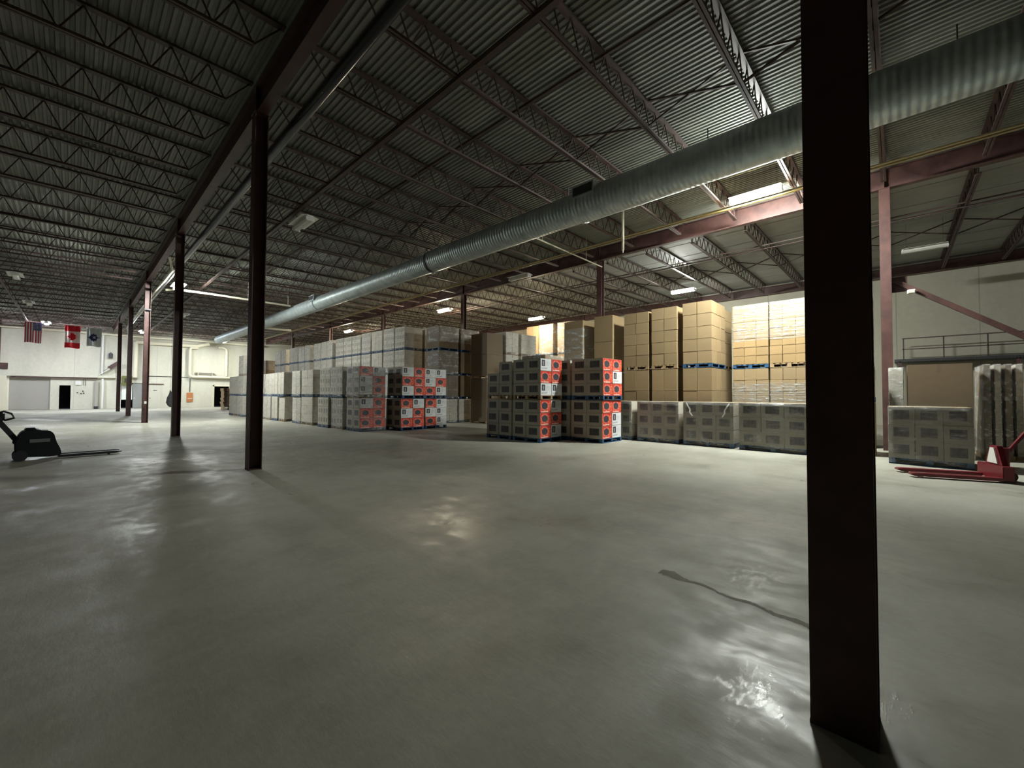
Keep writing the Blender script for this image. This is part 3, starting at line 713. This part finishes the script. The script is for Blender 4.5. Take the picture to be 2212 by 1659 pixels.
MB().box((.3, -.2, -.08), (.36, .29, .3)).build('bracket', M_cream, t); MB().box((1.6, -.2, -.08), (1.66, .29, .3)).build('bracket', M_cream, t)
t = thing('notice_board', 'orange notice board on the far wall left of the dark doorway', 'board', (8.99, UF-.06, .6))
MB().box((-.28, 0, 0), (.28, .055, 1.05)).build('board_panel', mat('orange_board', build=mottled((.42, .15, .05), (.55, .22, .08), 6), rough=.6), t)
MB().box((-.2, -.008, .35), (.2, 0, .42)).build('paper_strip', M_cream, t)
t = thing('electrical_box', 'yellow-green electrical box under the ledge between the slim columns', 'box', (3.75, UF-.4, 2.35))
MB().box((-.38, 0, 0), (.38, .39, 1.0)).build('box_body', mat('olive_box_paint', (.13, .14, .03), .5), t, bevel=.02)
MB().box((-.2, -.02, .3), (.2, 0, .75)).build('box_cover', M_dkgrey, t)
t = thing('conveyor_chute', 'rusty sloping chute above the ledge at the left end of the far wall', 'chute', (1.7, UF-.5, 3.34))
MB().bar((0, .1, .05), (1.45, .1, 1.3), .5, .06).build('chute_bed', M_white, t)
MB().bar((.7, -.18, .75), (1.45, -.18, 1.4), .04, .35).build('side_rail', M_steel, t); MB().bar((.7, .38, .75), (1.45, .38, 1.4), .04, .35).build('side_rail', M_steel, t)
MB().bar((1.3, .1, 0), (1.3, .1, 1.1), .06, .06).build('support_leg', M_steel, t)
t = thing('switch_panel', 'cluster of small grey switches and conduits beside the dark left doorway', 'switch', (.1, UF-.1, 2.35))
MB().box((0, 0, 0), (.4, .09, .4)).build('panel_box', M_white, t)
for a in (.55, .7): MB().bar((a, .05, -.05), (a, .05, .6), .03, .03).build('conduit', M_dkgrey, t)
for i, (a, b) in enumerate(((.25, 1.6), (.5, 1.5), (.62, 1.75), (.68, 1.55))):
    tag(MB().tube([(a, UF-.04, b), (a, UF-.002, b)], .06, 10).build('wall_dial', M_dkgrey), '%s of four small dark dials on the wall right of the left doorway' % ('leftmost', 'lowest', 'highest', 'rightmost')[i], 'dial')
t = thing('wall_cabinet', 'narrow grey standing cabinet with pipes at the left end of the far wall', 'cabinet', (1.55, UF-.3, 0))
MB().box((-.12, 0, .1), (.1, .29, 2.75)).build('cabinet_body', M_roll, t, bevel=.01); MB().box((-.15, -.03, 0), (.13, .29, .25)).build('plinth', M_dkgrey, t)
t = thing('wall_heater', 'small dark unit fixed high beside the slimmest column', 'heater', (2.35, UF-.4, 5.1))
MB().box((0, 0, 0), (.3, .35, .5)).build('heater_body', M_dkgrey, t, bevel=.02); MB().box((.1, .1, .5), (.2, .39, .6)).build('bracket', M_steel, t)
# hanging sack
t = thing('hanging_sack', 'grey sack hanging from a cord beside the third column', 'sack', (5.0, 40, .55))
rg = [(0, .03), (.1, .16), (.35, .24), (.7, .20), (1.0, .10), (1.25, .03), (1.3, .012)]
mb = MB().tube([(.02*math.sin(i*2), .02*i*.3, a) for i, (a, r) in enumerate(rg)], [r for a, r in rg], 14)
mb.build('sack_body', mat('grey_sack_cloth', build=mottled((.12, .13, .14), (.2, .21, .22), 7, bmp=.6), rough=.8), t, smooth=True)
MB().tube([(0, .04, 1.28), (0, .04, 7.78)], .006, 5).build('cord', M_dkgrey, t)

# ---------------------------------------------------------------- flags
def flag(label, x0, x1, z0, z1, y, m, name='hanging_flag'):
    t = thing(name, label, 'flag', (x0, y, z0))
    W_, H_ = x1-x0, z1-z0; mb = MB(); nx, nz = 24, 16
    for j in range(nz+1):
        for i in range(nx+1):
            u, v = i/nx, j/nz
            mb.v.append((u*W_*(.97+.03*v), .05*math.sin(u*9+v*2)*(1.1-v)+.015*math.sin(u*21), v*H_+.03*math.sin(u*6)*(1-v)))
    for j in range(nz):
        for i in range(nx): a = j*(nx+1)+i; mb.f.append((a, a+1, a+nx+2, a+nx+1)); mb.m.append(0)
    o = mb.build('cloth', m, t, smooth=True)
    so = o.modifiers.new('thickness', 'SOLIDIFY'); so.thickness = .004
    MB().tube([(-.03, 0, H_+.01), (W_+.03, 0, H_+.01)], .014, 8).build('hanging_rod', M_white, t)
    for a in (.1, W_-.1): MB().bar((a, 0, H_+.01), (a, 0, 7.58-z0), .008, .008).build('hanging_cord', M_white, t)
    return t, W_, H_
def us_b(nt, p):
    (x, y, z), g = coords(nt, 'Generated')
    s = (x*13).op('FLOOR').mod(2.0)
    col = mixc(nt, s, (.55, .04, .07), (.85, .82, .84))
    canton = (x > 6/13)*(z > .6)
    fx = (x*13).mod(1.0); fz = (z*15).mod(1.0)
    star = disc(fx, fz, .5, .5, .28)
    col = mixc(nt, canton, col, mixc(nt, star, (.05, .06, .2), (.6, .6, .7)))
    nt.links.new(col, p.inputs['Base Color'])
def ca_b(nt, p):
    (x, y, z), g = coords(nt, 'Generated')
    m = ((z-.5).ab() > .25)
    nt.links.new(mixc(nt, m, (.82, .8, .78), (.72, .015, .03)), p.inputs['Base Color'])
flag('striped American flag hanging high at the far left wall', -2.80, -1.88, 5.62, 7.3, 51, mat('striped_flag_cloth', build=us_b, rough=.8))
tc, wc, hc = flag('red and white Canadian flag hanging high between the two other flags', -.62, .30, 5.38, 7.28, 51, mat('red_white_flag_cloth', build=ca_b, rough=.8))
tl, wl, hl = flag('white flag with a dark blue leaf emblem, rightmost of the three flags', .66, 1.60, 5.62, 7.22, 51, mat('white_flag_cloth', (.62, .66, .66), .8))
LEAF = [(0, 1), (.16, .66), (.36, .78), (.30, .28), (.56, .52), (.62, .36), (.92, .40), (.80, .12), (.94, .04), (.46, -.34), (.50, -.50), (.04, -.42), (.04, -.86)]
def leafmesh(name, parent, cx_, cz, s, m, y, pts=LEAF):
    full = pts+[(-a, b) for a, b in reversed(pts) if a > 0]
    mb = MB().prism([(cx_-b*s, cz+a*s) for a, b in full], 1, y-.004, y+.004)     # turned so the tip points left
    return mb.build(name, m, parent)
leafmesh('red_leaf', tc, wc*.52, hc*.5, .36, mat('leaf_red', (.72, .015, .03), .8), -.085)
blue_leaf = [(0, .95), (.16, .62), (.34, .70), (.40, .45), (.66, .52), (.62, .22), (.86, .10), (.62, -.10), (.66, -.38), (.34, -.36), (.06, -.52), (.06, -.82)]
lf = leafmesh('blue_leaf', tl, wl*.48, hl*.48, .42, mat('leaf_blue', (.012, .02, .09), .8), -.085, blue_leaf)
MB().prism([(wl*.40, hl*.44), (wl*.58, hl*.41), (wl*.58, hl*.56), (wl*.40, hl*.53)], 1, -.098, -.090).build('pale_lettering', mat('faded_lettering', (.42, .45, .5), .8), lf)

# ---------------------------------------------------------------- diagonal brace, rail and mezzanine at right
t = thing('diagonal_brace', 'dark steel diagonal brace sloping down right from the pink column', 'brace', (V2+.16, 0, 0))
p, q = Vector((0, .1, 5.1)), Vector((0, -4.6, 1.45))
MB().bar(p, q, .13, .13).build('brace_tube', M_steel, t)
MB().box((-.01, -.25, 4.7), (.01, .12, 5.15)).build('gusset_plate', M_steel, t)
t = thing('emergency_light', 'small white emergency light on the top of the diagonal brace', 'light', (V2+.0, -.33, 4.58))
MB().box((-.05, -.09, 0), (.06, .09, .12)).build('light_body', M_white, t, bevel=.01)
MB().box((-.062, -.07, .02), (-.05, .07, .1)).build('light_lens', M_off, t)
MB().bar((.06, 0, .06), (.14, 0, .06), .03, .03).build('bracket', M_dkgrey, t)
t = thing('mezzanine_platform', 'low mezzanine platform with a corrugated edge against the right wall', 'platform', (28.9, -12, 0))
mb = MB().box((0, 0, 3.38), (1.5, 12.1, 3.5))
for k in range(120): mb.box((-.03, k*.1, 3.36), (0, k*.1+.05, 3.46))
mb.build('deck', M_dkgrey, t)
for y in (.2, 4.1, 8.0, 11.9): MB().box((.1, y-.08, 0), (.26, y+.08, 3.38)).build('post', M_steel, t)
t = thing('guard_rail', 'thin steel guard rail along the mezzanine edge high on the right wall', 'railing', (29.0, -12, 3.5))
for z in (.5, 1.05): MB().bar((0, 0, z), (0, 11.8, z), .05, .05).build('rail', M_steel2, t)
for k in range(9): MB().bar((0, 11.75-1.42*k, 0), (0, 11.75-1.42*k, 1.05), .05, .05).build('rail_post', M_steel2, t)

# ---------------------------------------------------------------- pallet truck at the left
M_body = mat('dark_truck_body', (.007, .013, .014), .4)
t = thing('electric_pallet_truck', 'dark electric pallet truck with its tiller up, standing alone at left', 'pallet truck', (-.6, 15.15, 0), math.radians(4))
prof = [(-.32, .10), (-.33, .42), (-.27, .62), (-.20, .70), (.02, .735), (.06, .70), (.20, .69), (.28, .62), (.33, .40), (.40, .22), (.42, .08), (.2, .06)]
MB().prism(prof, 1, -.27, .27).build('battery_body', M_body, t, bevel=.02, smooth=True)
MB().box((-.10, -.285, .42), (.22, -.268, .50)).build('badge_strip', mat('grey_badge', (.18, .2, .2), .4), t)
MB().box((-.18, -.2, .70), (.0, .2, .765)).build('lid', M_body, t, bevel=.02)
for s in (-1, 1):
    MB().tube([(-.24, s*.20, .12), (-.24, s*.29, .12)], .12, 20).build('drive_wheel', M_dkgrey, t, smooth=True)
    f = MB().prism([(.35, .075), (.36, .03), (1.35, .03), (1.50, .055), (1.50, .07), (1.4, .085), (.4, .085)], 1, s*.19-.08, s*.19+.08).build('fork', M_dkgrey, t, bevel=.006)
    MB().tube([(1.25, s*.19-.04, .035), (1.25, s*.19+.04, .035)], .034, 12).build('fork_roller', M_dkgrey, f, smooth=True)
MB().bar((-.30, 0, .48), (-.56, 0, .92), .07, .10).build('tiller_arm', M_dkgrey, t)
MB().tube([(-.29, -.06, .44), (-.29, .06, .44)], .07, 12).build('tiller_pivot', M_dkgrey, t)
h = MB().box((-.68, -.10, .92), (-.48, .10, 1.14)).build('tiller_head', M_dkgrey, t, bevel=.03)
MB().tube([(-.62, -.10, 1.10), (-.50, -.19, 1.16), (-.38, -.21, 1.10), (-.34, -.19, 1.0), (-.48, -.10, .95)], .018, 8).build('handle_loop', M_dkgrey, h, smooth=True)
MB().tube([(-.62, .10, 1.10), (-.50, .19, 1.16), (-.38, .21, 1.10), (-.34, .19, 1.0), (-.48, .10, .95)], .018, 8).build('handle_loop', M_dkgrey, h, smooth=True)
MB().box((-.70, -.05, 1.12), (-.6, .05, 1.20)).build('switch_cap', M_dkgrey, h, bevel=.01)
# red hand pallet jack at the right
M_redp = mat('red_truck_paint', (.15, .012, .02), .35)
ang = math.atan2(-.94, .33)
t = thing('hand_pallet_jack', 'red hand pallet jack with a white triangular plate at the right edge', 'pallet jack', (11.75, -.05, 0), ang)
for s in (-1, 1):
    f = MB().prism([(0, .05), (.06, .03), (1.3, .03), (1.32, .09), (.05, .09), (0, .075)], 1, s*.30-.085, s*.30+.085).build('fork', M_redp, t, bevel=.005)
    MB().tube([(.16, s*.30-.045, .036), (.16, s*.30+.045, .036)], .036, 12).build('fork_roller', M_white, f, smooth=True)
MB().box((1.30, -.385, .04), (1.46, .385, .30)).build('cross_head', M_redp, t, bevel=.01)
MB().prism([(-.26, .28), (.26, .28), (.10, .66), (-.10, .66)], 0, 1.36, 1.44).build('frame_plate', M_redp, t)
tri = MB().prism([(-.15, .33), (.15, .33), (.055, .62), (-.055, .62)], 0, 1.335, 1.358).build('white_plate', M_white, t)
MB().tube([(1.52, 0, .1), (1.52, 0, .62)], .06, 14).build('pump_cylinder', M_redp, t, smooth=True)
for s in (-1, 1): MB().tube([(1.55, s*.05, .09), (1.55, s*.11, .09)], .09, 18).build('steer_wheel', M_dkgrey, t, smooth=True)
MB().bar((1.56, 0, .55), (1.95, 0, 1.15), .045, .045).build('tiller_arm', M_redp, t)
MB().tube([(1.93, -.17, 1.13), (2.03, -.17, 1.27), (2.03, .17, 1.27), (1.93, .17, 1.13)], .018, 8).build('handle_loop', M_dkgrey, t, smooth=True)

# ---------------------------------------------------------------- marks on the floor
random.seed(3)
pts = [(3.67, 1.60), (3.69, 1.50), (3.67, 1.33), (3.63, 1.12), (3.60, .91), (3.57, .78), (3.57, .64), (3.54, .52), (3.50, .45), (3.47, .30)]
wid = [.09, .13, .035, .025, .035, .03, .045, .055, .06, .05]
mb = MB(); fine = []
for (a, b), (wa, wb_) in zip(zip(pts, pts[1:]), zip(wid, wid[1:])):
    for i in range(6):
        t_ = i/6; yy = a[1]+(b[1]-a[1])*t_; fine.append((a[0]+(b[0]-a[0])*t_+random.uniform(-.01, .01)+.02*math.sin(yy*17), yy, wa+(wb_-wa)*t_+random.uniform(0, .016)))
for (x, y, w_) in fine: mb.v += [(x-w_/2, y, .0012), (x+w_/2, y, .0012)]
for i in range(len(fine)-1): mb.f.append((2*i, 2*i+1, 2*i+3, 2*i+2)); mb.m.append(0)
tag(mb.build('floor_crack', M_stain), kind='structure')
